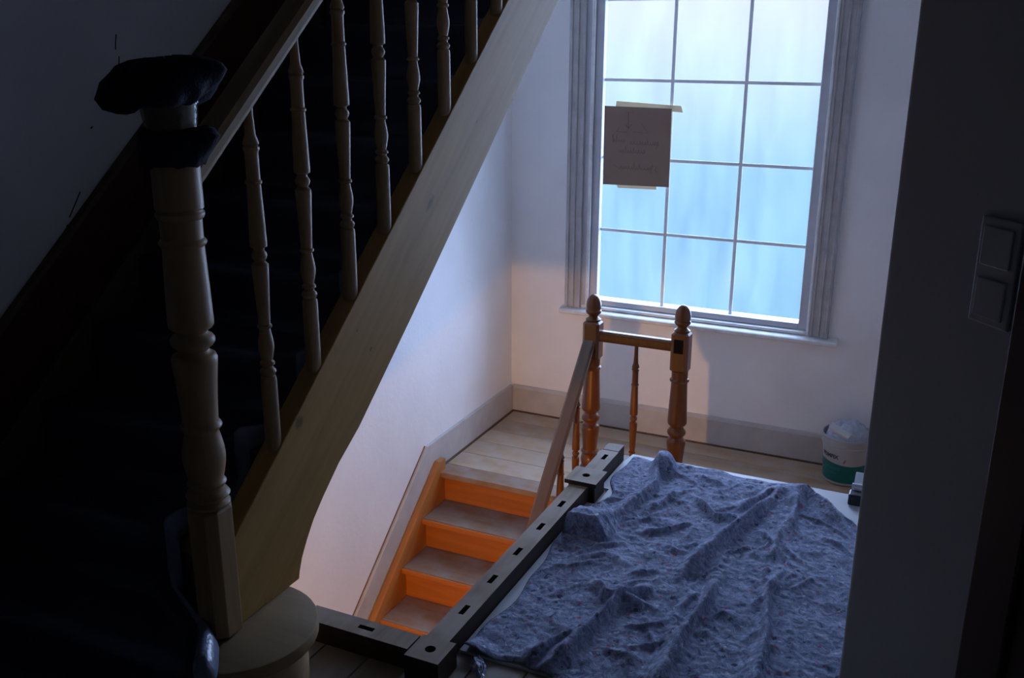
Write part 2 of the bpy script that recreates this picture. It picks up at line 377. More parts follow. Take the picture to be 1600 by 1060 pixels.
# ------------------------------------------------------------------ walls
struct(obj('wall_left', MB().box(UW-.25, UW, -2.2, VW+.3, ZLOW, ZTOP), 'plaster'), 'white plaster wall beside both stair flights')
# window wall with an opening
WU0, WU1, WZ0, WZ1 = -2.02, -.655, .055, 2.29
mb = MB()
mb.box(UW, WU0, VW, VW+.3, ZLOW, ZTOP); mb.box(WU1, 1.2, VW, VW+.3, ZLOW, ZTOP)
mb.box(WU0, WU1, VW, VW+.3, ZLOW, WZ0); mb.box(WU0, WU1, VW, VW+.3, WZ1, ZTOP)
struct(obj('wall_window', mb, 'plaster'), 'white plaster wall around the tall frosted window')
# right wall and oblique near wall with a rounded corner
fn = Vector((DY, -DX)).normalized()          # normal of the oblique face towards the camera
cr_ = .022
arc = []
a0 = math.atan2(0, -1); a1 = math.atan2(fn.y, fn.x) % (2*PI)
cx_, cy_ = EX+cr_+.002, EY+.02
for k in range(9):
    a = PI+(a1-PI)*k/8; arc.append((cx_+cr_*math.cos(a), cy_+cr_*math.sin(a)))
L1, L2 = .305, 1.20
P1 = (arc[-1][0]+DX*2.6, arc[-1][1]+DY*2.6)
nb = Vector((-fn.x, -fn.y))
prof = [(arc[0][0], VW)]+arc+[P1, (P1[0]+nb.x*.2, P1[1]+nb.y*.2), (.35, VW)]
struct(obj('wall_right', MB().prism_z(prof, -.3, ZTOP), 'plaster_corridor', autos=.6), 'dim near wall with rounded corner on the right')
struct(obj('wall_right_lower', MB().box(1.2, 1.45, -2.2, VW+.3, ZLOW, -.3), 'corridor_dim'))
struct(obj('wall_back', MB().box(UW-.25, 2.4, -2.3, -2.05, ZLOW, ZTOP), 'corridor_dim'))
struct(obj('wall_corridor', MB().box(2.0, 2.2, -2.2, -.2, -.3, ZTOP), 'corridor_dim'))
# ceilings
struct(obj('ceiling', MB().box(UW, 2.4, -2.2, 1.35, 2.85, 3.1), 'corridor_dim'))
struct(obj('ceiling_stairwell', MB().box(UW, .6, -2.2, VW+.3, ZTOP, ZTOP+.2), 'corridor_dim'))
struct(obj('ceiling_landing', MB().box(UW, UR, 4.28, VW, 2.34, 2.52), 'ceiling_white'), 'underside of the upper landing')
# lower storey floor
struct(obj('floor_lower', MB().box(UW, 1.2, -2.2, VW, ZLOW-.2, ZLOW), 'concrete'))

# scratches on the dark wall
mb = MB()
for pts in (((2.333, 1.600), (2.327, 1.575), (2.324, 1.555)), ((2.335, 1.535), (2.332, 1.515), (2.326, 1.50)),
            ((2.122, 1.141), (2.098, 1.108), (2.07, 1.07)), ((2.06, 1.05), (2.045, 1.02)), ((2.20, 1.33), (2.19, 1.325))):
    for (y0, z0), (y1, z1) in zip(pts, pts[1:]):
        d = Vector((y1-y0, z1-z0)).normalized()*.0022; nx, ny = -d.y, d.x
        mb.add([(UW+.0012, y0+nx, z0+ny), (UW+.0012, y0-nx, z0-ny), (UW+.0012, y1-nx, z1-ny), (UW+.0012, y1+nx, z1+ny)], [(0, 1, 2, 3)])
o = obj('scratch_marks', mb, 'dark_hole'); o.parent = bpy.data.objects['wall_left']

# ------------------------------------------------------------------ hall floor: slab and planks
fl = setting('floor', (0, 0, 0), 'worn wooden board floor of the hall')
mb = MB().box(UW, 2.2, -2.2, 1.925, -.35, -.022); mb.box(UC-.035, .3, 1.925, VE, -.35, -.022)
obj('floor_slab', mb, 'corridor_dim', fl)
PW = .138
long_me = mesh_of('plank', MB().box(0, PW-.004, 0, VE+2.1, -.022, 0), 'board_hall', bevel=.002)
short_me = mesh_of('plank', MB().box(0, PW-.004, 0, 1.93+2.1, -.022, 0), 'board_hall', bevel=.002)
u = UC-.035
while u < .1: inst('plank', long_me, fl, (u, -2.1, 0)); u += PW
while u < 2.0: inst('plank', short_me, fl, (u, -2.1-.35, 0)); u += PW
u = UC-.035-PW
while u > UW-.1: inst('plank', short_me, fl, (max(u, UW), -2.1, 0)); u -= PW

# ------------------------------------------------------------------ landing floor
lf = setting('floor_landing', (UW, 4.2, ZL), 'worn wooden board floor of the window landing')
obj('landing_slab', MB().box(UW, .35, 4.275, VW, ZL-.22, ZL-.022), 'ceiling_white', lf)
obj('plank', MB().box(UW+.02, UC+.03, 4.205, 4.325, ZL-.032, ZL), 'tread_worn', lf, bevel=.004)
y = 4.328
bw = .179
while y < VW-.01:
    obj('plank', MB().box(UW, .30, y, min(y+bw-.003, VW), ZL-.022, ZL-.001), 'board_landing', lf, bevel=.002, loc=(UW, y, ZL)); y += bw
obj('plank', MB().box(UC+.03, .30, 4.205, 4.325, ZL-.022, ZL), 'board_landing', lf, bevel=.002)

# skirting on the landing
BH = .172
struct(obj('baseboard_far', MB().prism_x([(VW-.022, ZL), (VW-.022, ZL+BH-.018), (VW-.016, ZL+BH-.006), (VW-.010, ZL+BH), (VW, ZL+BH), (VW, ZL)], UW+.02, .30), 'skirting_grey'), 'grey skirting board under the window')
# left skirting: level on the landing then raking down along the flight
def rake(v): return ZL+BH+.84*(v-4.135)
prof = [(VW-.022, ZL), (VW-.022, ZL+BH), (4.135, ZL+BH), (1.6, rake(1.6)), (1.6, rake(1.6)-.115), (4.19, ZL+.05), (4.19, ZL)]
struct(obj('baseboard_left', MB().prism_x(prof, UW, UW+.020), 'skirting_grey', bevel=.003), 'pale skirting board following the lower flight')
struct(obj('trim_1', MB().prism_x([(4.13, ZL+BH+.003), (4.13, ZL+BH), (1.6, rake(1.6)), (1.6, rake(1.6)+.006)], UW, UW+.006), 'rail_worn'))
# dark gap line of the landing edge
struct(obj('trim_2', MB().box(UW+.02, .30, VW-.034, VW-.0225, ZL, ZL+.007), 'wall_string_wood'))
struct(obj('trim_3', MB().box(UW+.0205, UW+.032, 4.26, VW-.034, ZL, ZL+.007), 'wall_string_wood'))

# ------------------------------------------------------------------ lower staircase (flight down under the hall)
ls = thing('lower_staircase', 'orange-lit wooden flight going down between white wall and landing posts', 'staircase', (UW, 4.2, ZLOW))
RA, GA = .18, .2165
obj('wall_string', MB().prism_x([(4.26, ZL+.062), (4.20, ZL+.062), (1.6, ZL+.062-.84*2.6), (1.6, ZL-.26-.84*2.6), (4.26, ZL-.2)], UW+.0205, UW+.056), 'varnished_string', ls, bevel=.003)
obj('outer_string', MB().prism_x([(4.20, ZL+.02), (1.6, ZL+.02-.84*2.6), (1.6, ZL-.30-.84*2.6), (4.20, ZL-.26)], UN-.03, UN+.015), 'varnished_string', ls, bevel=.003)
u0, u1 = UW+.056, UN-.03
tme = mesh_of('tread', MB().box(0, u1-u0, 0, GA+.032, -.032, 0), 'tread_worn', bevel=.005)
nme = mesh_of('nosing', MB().box(0, u1-u0, -.012, .0, -.031, -.002), 'varnished_riser', bevel=.004)
rme = mesh_of('riser', MB().box(0, u1-u0, 0, .018, -RA+.0, -.032), 'varnished_riser')
for i in range(13):
    v = 4.218-i*GA; z = ZL-i*RA
    if i: inst('tread', tme, ls, (u0, v, z))
    inst('nosing', nme, ls, (u0, v, z))
    inst('riser', rme, ls, (u0, v+.03, z))
obj('soffit', MB().prism_x([(4.23, ZL-.22), (1.55, ZL-.22-.84*2.68), (1.55, ZL-.25-.84*2.68), (4.23, ZL-.25)], UW+.02, UN), 'ceiling_white', ls)

# ------------------------------------------------------------------ short flight from landing up to the hall floor
sf = thing('short_staircase', 'short wooden flight behind the covered floor edge, rising from landing to hall', 'staircase', (UC, VE, ZL))
for i in range(4):
    z = -.669*(i)/4; v = VE+.26*i
    if i: obj('tread', MB().box(UC+.03, UR-.02, v-.23, v+.03, z-.035, z), 'tread_worn', sf, bevel=.004)
    obj('riser', MB().box(UC+.03, UR-.02, v, v+.018, z-.167-.0, z-.0355), 'varnished_riser', sf)
prof = [(VE-.02, -.01), (4.22, ZL+.1), (4.22, ZL-.2), (VE-.02, -.30)]
obj('outer_string', MB().prism_x(prof, UC-.02, UC+.03), 'varnished_string', sf, bevel=.003)
obj('soffit', MB().prism_x([(VE-.02, -.28), (4.22, ZL-.19), (4.22, ZL-.22), (VE-.02, -.31)], UC+.03, UR), 'ceiling_white', sf)

# ------------------------------------------------------------------ window
win = setting('window_1', (-1.33, VW, .055), 'tall frosted window with slim white glazing bars')
VG = VW+.05
gx = [-1.897, -1.518, -1.121, -.745]
gz = [.115, .527, .942, 1.368, 1.79, 2.20]
def casing(x0, x1, sgn):
    # moulded face: profile in (x, y) extruded upward
    w = x1-x0
    pr = [(0, 0), (0, -.030), (.10, -.036), (.20, -.036), (.24, -.026), (.46, -.026), (.50, -.034), (.58, -.034), (.62, -.022), (.86, -.022), (.90, -.030), (1, -.030), (1, 0)]
    if sgn < 0: pr = [(1-a, b) for a, b in pr][::-1]
    return MB().prism_z([(x0+a*w, VW+b) for a, b in pr], .058, 2.30)
obj('casing', casing(-2.092, -1.998, 1), 'casing_grey', win)
obj('casing', casing(-.672, -.578, -1), 'casing_grey', win)
obj('casing', MB().box(-2.092, -.578, VW-.034, VW, 2.30, 2.40), 'casing_grey', win, bevel=.004)
# frame (jambs in the reveal)
mb = MB()
mb.box(-2.02, -1.955, VW-.006, VW+.12, .06, 2.29); mb.box(-.690, -.655, VW-.006, VW+.12, .06, 2.29)
mb.box(-1.955, -.690, VW+.0, VW+.12, 2.235, 2.29); mb.box(-1.955, -.690, VW-.0, VW+.12, .055, .075)
obj('frame', mb, 'sash_white', win, bevel=.004)
obj('frame_bead', MB().box(-1.968, -1.948, VW-.018, VW+.0, .06, 2.28), 'sill_white', win, bevel=.005)
obj('frame_bead', MB().box(-.694, -.678, VW-.014, VW+.0, .06, 2.28), 'sill_white', win, bevel=.005)
# sash
mb = MB()
mb.box(-1.953, gx[0]-.008, VW+.012, VW+.056, .078, 2.233); mb.box(gx[3]+.004, -.692, VW+.012, VW+.056, .078, 2.233)
mb.box(gx[0]-.008, gx[3]+.004, VW+.012, VW+.056, .078, gz[0]-.004); mb.box(gx[0]-.008, gx[3]+.004, VW+.012, VW+.056, gz[-1]+.004, 2.233)
obj('sash', mb, 'sash_white', win, bevel=.004)
for x in gx[1:3]: obj('glazing_bar', MB().box(x-.010, x+.010, VW+.043, VW+.050, gz[0]-.004, gz[-1]+.004), 'bar_white', win, bevel=.003)
for z in gz[1:-1]: obj('glazing_bar', MB().box(gx[0]-.008, gx[3]+.004, VW+.044, VW+.050, z-.009, z+.009), 'bar_white', win, bevel=.003)
for i in range(3):
    for j in range(5):
        obj('pane', MB().box(gx[i]-.006, gx[i+1]+.006, VG, VG+.004, gz[j]-.006, gz[j+1]+.006), 'frosted_pane', win)
# sill
obj('sill', MB().prism_x([(VW+.012, .062), (VW-.058, .050), (VW-.066, .044), (VW-.066, .028), (VW-.058, .022), (VW, .022), (VW, .050), (VW+.012, .050)], -2.115, -.525), 'sill_white', win, bevel=.003)
obj('sill_moulding', MB().box(-1.99, -.69, VW-.022, VW+.01, .060, .076), 'sill_white', win, bevel=.004)

# cardboard notice taped to the panes
sg = thing('cardboard_notice', 'brown cardboard notice with handwriting taped to the left window panes', 'sign', (-1.70, VW+.012, .80))
VS = VW+.020
card = [(-1.893, 1.228), (-1.508, 1.224), (-1.503, .800), (-1.889, .792)]
def flat(pts, y0, y1):
    n = len(pts); vs = [(x, y0, z) for x, z in pts]+[(x, y1, z) for x, z in pts]
    return MB().add(vs, [tuple(range(n)), tuple(range(n, 2*n))[::-1]]+[(i, n+i, n+(i+1) % n, (i+1) % n) for i in range(n)])
obj('card', flat(card, VS-.0035, VS), 'cardboard', sg)
obj('tape', flat([(-1.825, 1.256), (-1.458, 1.240), (-1.446, 1.206), (-1.83, 1.222)], VS+.0003, VS+.0010), 'masking_tape', sg)
obj('tape', flat([(-1.81, .797), (-1.575, .803), (-1.575, .781), (-1.80, .777)], VS+.0003, VS+.0010), 'masking_tape', sg)
def stroke(mb, pts, wd=.0032):
    yv = VS-.0041
    for (x0, z0), (x1, z1) in zip(pts, pts[1:]):
        d = Vector((x1-x0, z1-z0)); d = d.normalized()*wd/2 if d.length > 0 else d; nx, nz = -d.y, d.x
        mb.add([(x0+nx-d.x, yv, z0+nz-d.y), (x0-nx-d.x, yv, z0-nz-d.y), (x1-nx+d.x, yv, z1-nz+d.y), (x1+nx+d.x, yv, z1+nz+d.y)], [(0, 1, 2, 3)])
def scribble(mb, x0, x1, z, h, seed, ascend=()):
    rnd = random.Random(seed); pts = []; x = x0; k = 0
    while x < x1:
        hh = h*(.8+.5*rnd.random())*(2.1 if k in ascend else 1)
        pts += [(x, z+.003*rnd.random()), (x+.004, z+hh), (x+.009, z+.3*h)]; x += .013+.005*rnd.random(); k += 1
    stroke(mb, pts)
mb = MB()
stroke(mb, [(-1.765, 1.195), (-1.728, 1.197)]); stroke(mb, [(-1.752, 1.196), (-1.750, 1.115)], .006); stroke(mb, [(-1.766, 1.128), (-1.749, 1.108), (-1.732, 1.130)], .005)
obj('arrow_drawing', mb, 'pencil_line', sg)
mb = MB(); stroke(mb, [(-1.80, 1.118), (-1.815, 1.090), (-1.755, 1.088)]); obj('drawn_line', mb, 'pencil_line', sg)
mb = MB(); stroke(mb, [(-1.72, 1.092), (-1.635, 1.088), (-1.672, 1.135)], .003); obj('drawn_line', mb, 'pencil_line', sg)
mb = MB(); stroke(mb, [(-1.838, 1.07), (-1.834, 1.032)], .006); scribble(mb, -1.834, -1.775, 1.030, .017, 3, (1,)); obj('written_word', mb, 'pencil_line', sg)
mb = MB(); scribble(mb, -1.735, -1.57, 1.022, .016, 5, (6,)); stroke(mb, [(-1.575, 1.028), (-1.585, 1.005)]); obj('written_word', mb, 'pencil_line', sg)
mb = MB(); scribble(mb, -1.795, -1.65, .975, .015, 9, (2, 5)); obj('written_word', mb, 'pencil_line', sg)
mb = MB(); stroke(mb, [(-1.825, .905), (-1.80, .890), (-1.79, .886)]); scribble(mb, -1.79, -1.62, .885, .016, 12, (5, 7)); stroke(mb, [(-1.622, .888), (-1.600, .918), (-1.612, .868)]); obj('written_word', mb, 'pencil_line', sg)
mb = MB(); stroke(mb, [(-1.578, .912), (-1.586, .885), (-1.570, .880)]); obj('written_word', mb, 'pencil_line', sg)

# ------------------------------------------------------------------ turned profiles
def scale_prof(prof, s, z0): return [(r*s, z0+z) for r, z in prof]
NEW = [(.044, .527), (.050, .531), (.051, .537), (.047, .541), (.040, .545), (.047, .551), (.052, .558), (.047, .566), (.040, .570), (.039, .578), (.044, .584), (.046, .589), (.042, .594), (.040, .598),
       (.044, .615), (.048, .635), (.0495, .655), (.048, .675), (.043, .700), (.039, .716), (.040, .722), (.046, .728), (.048, .733), (.045, .739), (.040, .743),
       (.0405, .755), (.043, .80), (.047, .85), (.0505, .885), (.0515, .897), (.048, .906), (.043, .909), (.036, .913), (.034, .918), (.037, .923), (.045, .929), (.0495, .936), (.0495, .944), (.045, .951), (.037, .955), (.034, .960), (.036, .965),
       (.046, .970), (.050, .976), (.0505, .985), (.050, 1.0), (.0485, 1.06), (.0465, 1.12), (.0455, 1.152), (.0455, 1.156), (.050, 1.160), (.052, 1.165), (.050, 1.170), (.0455, 1.174),
       (.0455, 1.205), (.046, 1.216), (.050, 1.219), (.0525, 1.225), (.0525, 1.231), (.049, 1.235), (.0485, 1.237), (.052, 1.241), (.052, 1.250), (.0515, 1.30), (.0515, 1.47)]
# baluster, heights above its foot
BAL = [(.0205, 0), (.0205, .19), (.019, .200), (.015, .203), (.019, .208), (.021, .214), (.018, .220), (.0135, .224), (.0135, .229), (.0185, .233), (.0185, .238), (.0135, .243), (.016, .255), (.0195, .272), (.020, .285), (.018, .300), (.0145, .318), (.0135, .326), (.0185, .330), (.0185, .335), (.0145, .339),
       (.0155, .36), (.018, .42), (.0205, .475), (.0208, .490), (.017, .494), (.013, .498), (.0175, .505), (.0195, .512), (.0175, .519), (.013, .524), (.0135, .530), (.0205, .534), (.021, .545),
       (.0195, .60), (.0170, .675), (.0165, .684), (.0200, .688), (.0200, .692), (.0165, .696), (.0160, .755), (.0165, .762), (.0195, .766), (.0195, .772), (.016, .775), (.0195, .780), (.018, .786), (.0130, .80), (.0105, .84), (.0095, .90)]

# ------------------------------------------------------------------ upper staircase
us = thing('upper_staircase', 'wide pale wooden staircase with a thick outer string climbing to the upper left', 'staircase', (UN, 1.60, 0))
RU, GU, V1 = .18, .2187, 1.43
# bullnose first step
def bull(r, u_end):
    c = (-1.53, 1.63); pts = [(u_end, c[1]-r)]
    for k in range(25):
        a = -PI/2+PI*k/24; pts.append((c[0]+r*math.cos(a), c[1]+r*math.sin(a)))
    pts += [(u_end, c[1]+r)]
    return pts
obj('bullnose_tread', MB().prism_z(bull(.203, UW+.03), .143, .180), 'pine_tread', us, bevel=.006, autos=.7)
obj('bullnose_riser', MB().prism_z(bull(.172, UW+.03), .0, .1435), 'pine_rail', us, autos=.7)
tme = mesh_of('tread', MB().box(0, .85, 0, GU+.03, -.034, 0), 'pine_tread', bevel=.006)
rme = mesh_of('riser', MB().box(0, .85, 0, .018, -RU+.0, -.0345), 'pine_tread')
for n in range(2, 14):
    v = V1+(n-1)*GU; z = n*RU
    inst('tread', tme, us, (UW+.03, v, z)); inst('riser', rme, us, (UW+.03, v+.028, z))
# outer string with the curved foot
low = [(1.872, .18), (1.876, .20), (1.890, .235), (1.915, .275), (1.95, .322), (2.0, .370), (2.08, .438), (2.19, stb(2.19)+.008)]
prof = [(1.60, .181), (1.60, stt(1.60)), (4.28, stt(4.28)), (4.28, stb(4.28)), (2.5, stb(2.5))]+low[::-1]
obj('outer_string', MB().prism_x(prof, UN-.030, UN+.028), 'pine_string', us, bevel=.003)
# wall string: red painted band over a wooden plank
def wst(v): return 1.236+.82*(v-2.316)
obj('wall_string', MB().prism_x([(1.2, max(.19, wst(1.2))), (4.28, wst(4.28)), (4.28, wst(4.28)-.262), (1.2, wst(1.2)-.262)], UW, UW+.020), 'wall_string_red', us, bevel=.003)
obj('wall_string_cap', MB().prism_x([(1.2, wst(1.2)), (1.2, wst(1.2)+.022), (4.28, wst(4.28)+.022), (4.28, wst(4.28))], UW, UW+.030), 'wall_string_wood', us, bevel=.003)
obj('lower_wall_string', MB().prism_x([(1.48, wst(1.48)-.27), (4.28, wst(4.28)-.27), (4.28, wst(4.28)-.62), (1.9, wst(1.9)-.62), (1.48, .19)], UW, UW+.028), 'wall_string_wood', us, bevel=.003)
obj('soffit', MB().prism_x([(1.92, .24), (2.2, stb(2.2)+.02), (4.28, stb(4.28)+.02), (4.28, stb(4.28)+.045), (2.2, stb(2.2)+.045), (1.92, .265)], UW+.0, UN-.0), 'ceiling_white', us)

sb = thing('stair_balustrade', 'turned pine newel with handrail and slim balusters of the upper staircase', 'balustrade', (UN, 1.59, .181))
mb = MB().lathe(NEW, UN, 1.592, 36)
nw = obj('newel_post', mb, 'pine', sb, autos=.7)
obj('newel_base', MB().chamfer_post(UN, 1.592, .047, .022, .182, .528), 'pine', nw, bevel=.002)
# handrail
def hr(v): return 1.312+.815*(v-1.676)
def rail_mesh(sec, p0, p1):
    vs = [(p0[0]+x, p0[1], p0[2]+z) for x, z in sec]+[(p1[0]+x, p1[1], p1[2]+z) for x, z in sec]; n = len(sec)
    return MB().add(vs, [tuple(range(n)), tuple(range(n, 2*n))[::-1]]+[(i, n+i, n+(i+1) % n, (i+1) % n) for i in range(n)])
sec = [(-.020, 0), (-.024, .018), (-.036, .026), (-.037, .050), (-.030, .068), (-.014, .078), (.014, .078), (.030, .068), (.037, .050), (.036, .026), (.024, .018), (.020, 0)]
obj('handrail', rail_mesh(sec, (UN, 1.62, hr(1.62)), (UN, 4.25, hr(4.25))), 'pine_rail', sb, autos=.5)
bme = mesh_of('baluster', MB().lathe(BAL, 0, 0, 20), 'pine', autos=.7)
for i in range(13):
    v = 1.836+.188*i
    inst('baluster', bme, sb, (UN+.004, v, stt(v)-.012))

# ------------------------------------------------------------------ landing balustrade
lb = thing('landing_balustrade', 'orange varnished balustrade with two acorn-topped posts on the window landing', 'balustrade', (-1.33, 4.2, ZL))
LPOST = [(.044, -.47), (.048, -.462), (.044, -.455), (.036, -.45), (.042, -.440), (.045, -.42), (.041, -.40), (.036, -.388), (.042, -.382), (.045, -.376), (.042, -.370), (.036, -.364),
         (.037, -.34), (.041, -.29), (.045, -.252), (.045, -.240), (.040, -.234), (.033, -.228), (.030, -.222), (.036, -.214), (.043, -.205), (.0445, -.197), (.043, -.189), (.036, -.180), (.030, -.172), (.033, -.164), (.041, -.158), (.0455, -.150), (.0455, -.135),
         (.043, -.08), (.040, -.01), (.038, .045), (.038, .056), (.044, .060), (.046, .065), (.044, .070), (.038, .075), (.038, .105), (.039, .112)]
FIN = [(.032, .296), (.036, .302), (.037, .308), (.028, .314), (.022, .320), (.022, .326), (.030, .333), (.036, .340), (.038, .347), (.036, .352), (.0335, .355), (.036, .365), (.0365, .378), (.034, .394), (.0285, .408), (.020, .420), (.010, .427), (.002, .429)]
for k, pu in enumerate((UN+.003, UC+.018)):
    p = obj('newel_post', MB().lathe(LPOST, pu, 4.205, 32), 'varnished', lb, autos=.7, loc=(pu, 4.205, ZL))
    obj('base_block', MB().chamfer_post(pu, 4.205, .045, .010, ZL+.0005, -.469), 'varnished', p)
    obj('top_block', MB().chamfer_post(pu, 4.205, .0415, .012, .108, .300, .010), 'varnished', p)
    obj('finial', MB().lathe(FIN, pu, 4.205, 28), 'varnished', p, autos=.9)
    if k: obj('mortise', MB().box(pu-.024, pu+.020, 4.205-.0425, 4.205-.041, .205, .272), 'dark_hole', p)
p0, p1 = UN+.04, UC-.02
sx = [(-.020, 0), (-.026, .02), (-.024, .042), (-.012, .050), (.012, .050), (.024, .042), (.026, .02), (.020, 0)]
vs = [(p0, 4.205+y, .205+z) for y, z in sx]+[(p1, 4.205+y, .205+z) for y, z in sx]; n = len(sx)
obj('top_rail', MB().add(vs, [tuple(range(n)), tuple(range(n, 2*n))[::-1]]+[(i, n+i, n+(i+1) % n, (i+1) % n) for i in range(n)]), 'varnished', lb, autos=.5)
bmo = mesh_of('baluster', MB().lathe([(r*.92, z*.98) for r, z in BAL], 0, 0, 20), 'varnished', autos=.7)
inst('baluster', bmo, lb, (-1.322, 4.205, ZL+.0005))
# raking handrail of the lower flight and its balusters
SA = 1.06
def hra(v): return .175+SA*(v-4.17)
secA = [(-.024, 0), (-.030, .012), (-.031, .034), (-.022, .044), (.022, .044), (.031, .034), (.030, .012), (.024, 0)]
obj('handrail', rail_mesh(secA, (UN-.002, 4.175, hra(4.175)), (UN-.002, 2.2, hra(2.2))), 'rail_worn', lb, autos=.5)
for i in range(8):
    v = 4.03-i*.19; zb = ZL+.015-.84*(4.20-v); h = hra(v)+.01-zb
    sc_ = h/.90
    me = mesh_of('baluster', MB().lathe([(r*.92, z*sc_) for r, z in BAL], 0, 0, 16), 'varnished', autos=.7)
    inst('baluster', me, lb, (UN-.004, v, zb))

# ------------------------------------------------------------------ curb rail with empty mortises
cb = thing('balustrade_base', 'grey-brown base rail with empty baluster slots framing the stair opening', 'base rail', (UC, 1.89, 0))
CH, CW = .064, .034
def slotted(along, a0, a1, c, slots, sl=.024, sw=.008):
    mb = MB()
    def bx(p0, p1, q0, q1, z0, z1):
        if along == 'y': mb.box(q0, q1, p0, p1, z0, z1)
        else: mb.box(p0, p1, q0, q1, z0, z1)
    bx(a0, a1, c-CW, c+CW, 0.0005, CH-.03)
    bx(a0, a1, c-CW, c-sw, CH-.03, CH); bx(a0, a1, c+sw, c+CW, CH-.03, CH)
    e = [a0]+[q for s in sorted(slots) for q in (s-sl, s+sl)]+[a1]
    for i in range(0, len(e), 2): bx(e[i], e[i+1], c-sw, c+sw, CH-.03, CH)
    return mb
s0, ss = 2.090, .1785
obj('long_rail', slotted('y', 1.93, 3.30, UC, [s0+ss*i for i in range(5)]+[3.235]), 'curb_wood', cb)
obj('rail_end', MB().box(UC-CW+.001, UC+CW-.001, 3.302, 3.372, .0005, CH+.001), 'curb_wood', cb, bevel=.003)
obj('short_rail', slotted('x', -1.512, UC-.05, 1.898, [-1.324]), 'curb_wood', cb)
def hole_block(cx, cy, h, z0, z1, r=.0145):
    """block with a real round dowel hole in its top"""
    mb = MB(); n = 24
    def sq(k):
        a = 2*PI*k/n; c, s = math.cos(a), math.sin(a); m = max(abs(c), abs(s)); return (cx+h*c/m, cy+h*s/m)
    vs = [(*sq(k), z0) for k in range(n)]+[(*sq(k), z1) for k in range(n)]
    vs += [(cx+r*math.cos(2*PI*k/n), cy+r*math.sin(2*PI*k/n), z1) for k in range(n)]+[(cx+r*math.cos(2*PI*k/n), cy+r*math.sin(2*PI*k/n), z1-.045) for k in range(n)]
    fs = [tuple(range(n))[::-1], tuple(range(3*n, 4*n))]
    for i in range(3):
        for k in range(n): a, b = i*n+k, i*n+(k+1) % n; fs.append((a, b, b+n, a+n))
    return mb.add(vs, fs)
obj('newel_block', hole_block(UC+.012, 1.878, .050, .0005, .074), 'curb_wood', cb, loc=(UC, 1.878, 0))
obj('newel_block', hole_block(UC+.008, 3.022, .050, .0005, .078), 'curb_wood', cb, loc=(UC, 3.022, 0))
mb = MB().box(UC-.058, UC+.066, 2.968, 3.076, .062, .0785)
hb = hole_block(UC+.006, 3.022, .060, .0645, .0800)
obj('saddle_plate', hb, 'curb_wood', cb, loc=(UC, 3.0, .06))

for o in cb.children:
    o.data.materials.append(MATS['curb_side_shade'])
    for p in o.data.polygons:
        if abs(p.normal.z) < .5: p.material_index = 1  # upright faces take the darker colour as painted shade
# ------------------------------------------------------------------ white board on the floor and felt fleece
wb = tag(obj('white_board', MB().prism_z([(UC+.037, 1.99), (UC+.037, 2.955), (UC+.072, 2.955), (UC+.072, 3.09), (UC+.037, 3.09), (UC+.037, 3.30), (UC+.052, 3.425), (-.13, 3.425), (-.13, 2.0)], .0006, .0085), 'white_board'), 'thin white protective board beneath the blue-grey felt', 'board')
RIDGES = [
 ([(-.474, 3.291), (-.53, 3.052), (-.584, 2.852), (-.618, 2.692), (-.644, 2.575)], .034, .030),
 ([(-.54, 2.668), (-.528, 2.478), (-.551, 2.269), (-.555, 2.091), (-.56, 1.95)], .034, .028),
 ([(-.417, 3.317), (-.397, 3.171), (-.392, 3.011)], .022, .018),
 ([(-.423, 3.058), (-.41, 2.791)], .018, .018),
 ([(-.367, 2.751), (-.383, 2.615), (-.341, 2.368), (-.331, 2.197), (-.32, 2.0)], .028, .024),
 ([(-.711, 2.486), (-.765, 2.392), (-.787, 2.24), (-.816, 2.074), (-.84, 1.97)], .034, .028),
 ([(-.808, 2.206), (-.865, 2.096), (-.90, 2.0)], .024, .022),
 ([(-.958, 3.389), (-.894, 3.152), (-.911, 3.042), (-.958, 2.812)], .032, .028),
 ([(-.808, 3.152), (-.834, 3.039), (-.87, 2.95)], .017, .025),
 ([(-.765, 3.151), (-.64, 3.017), (-.569, 3.051)], .020, .022),
 ([(-.743, 2.76), (-.659, 2.735), (-.60, 2.74)], .010, .024),
 ([(-.867, 2.455), (-.805, 2.386), (-.675, 2.395)], .026, .024),
 ([(-.492, 3.302), (-.58, 3.102)], .020, .022),
 ([(-.435, 3.36), (-.328, 3.27), (-.219, 3.12)], .030, .030),
 ([(-.568, 2.527), (-.60, 2.418), (-.568, 2.261)], .010, .02),
 ([(-.738, 2.145), (-.633, 2.139)], .007, .02),
 ([(-.379, 2.374), (-.369, 2.476)], .007, .015),
 ([(-.98, 2.55), (-.90, 2.62), (-.82, 2.60)], .010, .022),
 ([(-.70, 2.95), (-.76, 2.86), (-.85, 2.80)], .014, .022),
]
_r = random.Random(21)
for _k in range(46):
    cu, cv_ = -1.0+.85*_r.random(), 2.02+1.3*_r.random()
    an = math.atan2(3.35-cv_, -.45-cu)+_r.uniform(-.7, .7); ln = _r.uniform(.05, .13); bend = _r.uniform(-.03, .03)
    dx, dy = math.cos(an)*ln, math.sin(an)*ln
    RIDGES.append(([(cu-dx, cv_-dy), (cu-dy*bend*8, cv_+dx*bend*8), (cu+dx, cv_+dy)], _r.uniform(.005, .011), _r.uniform(.009, .016)))
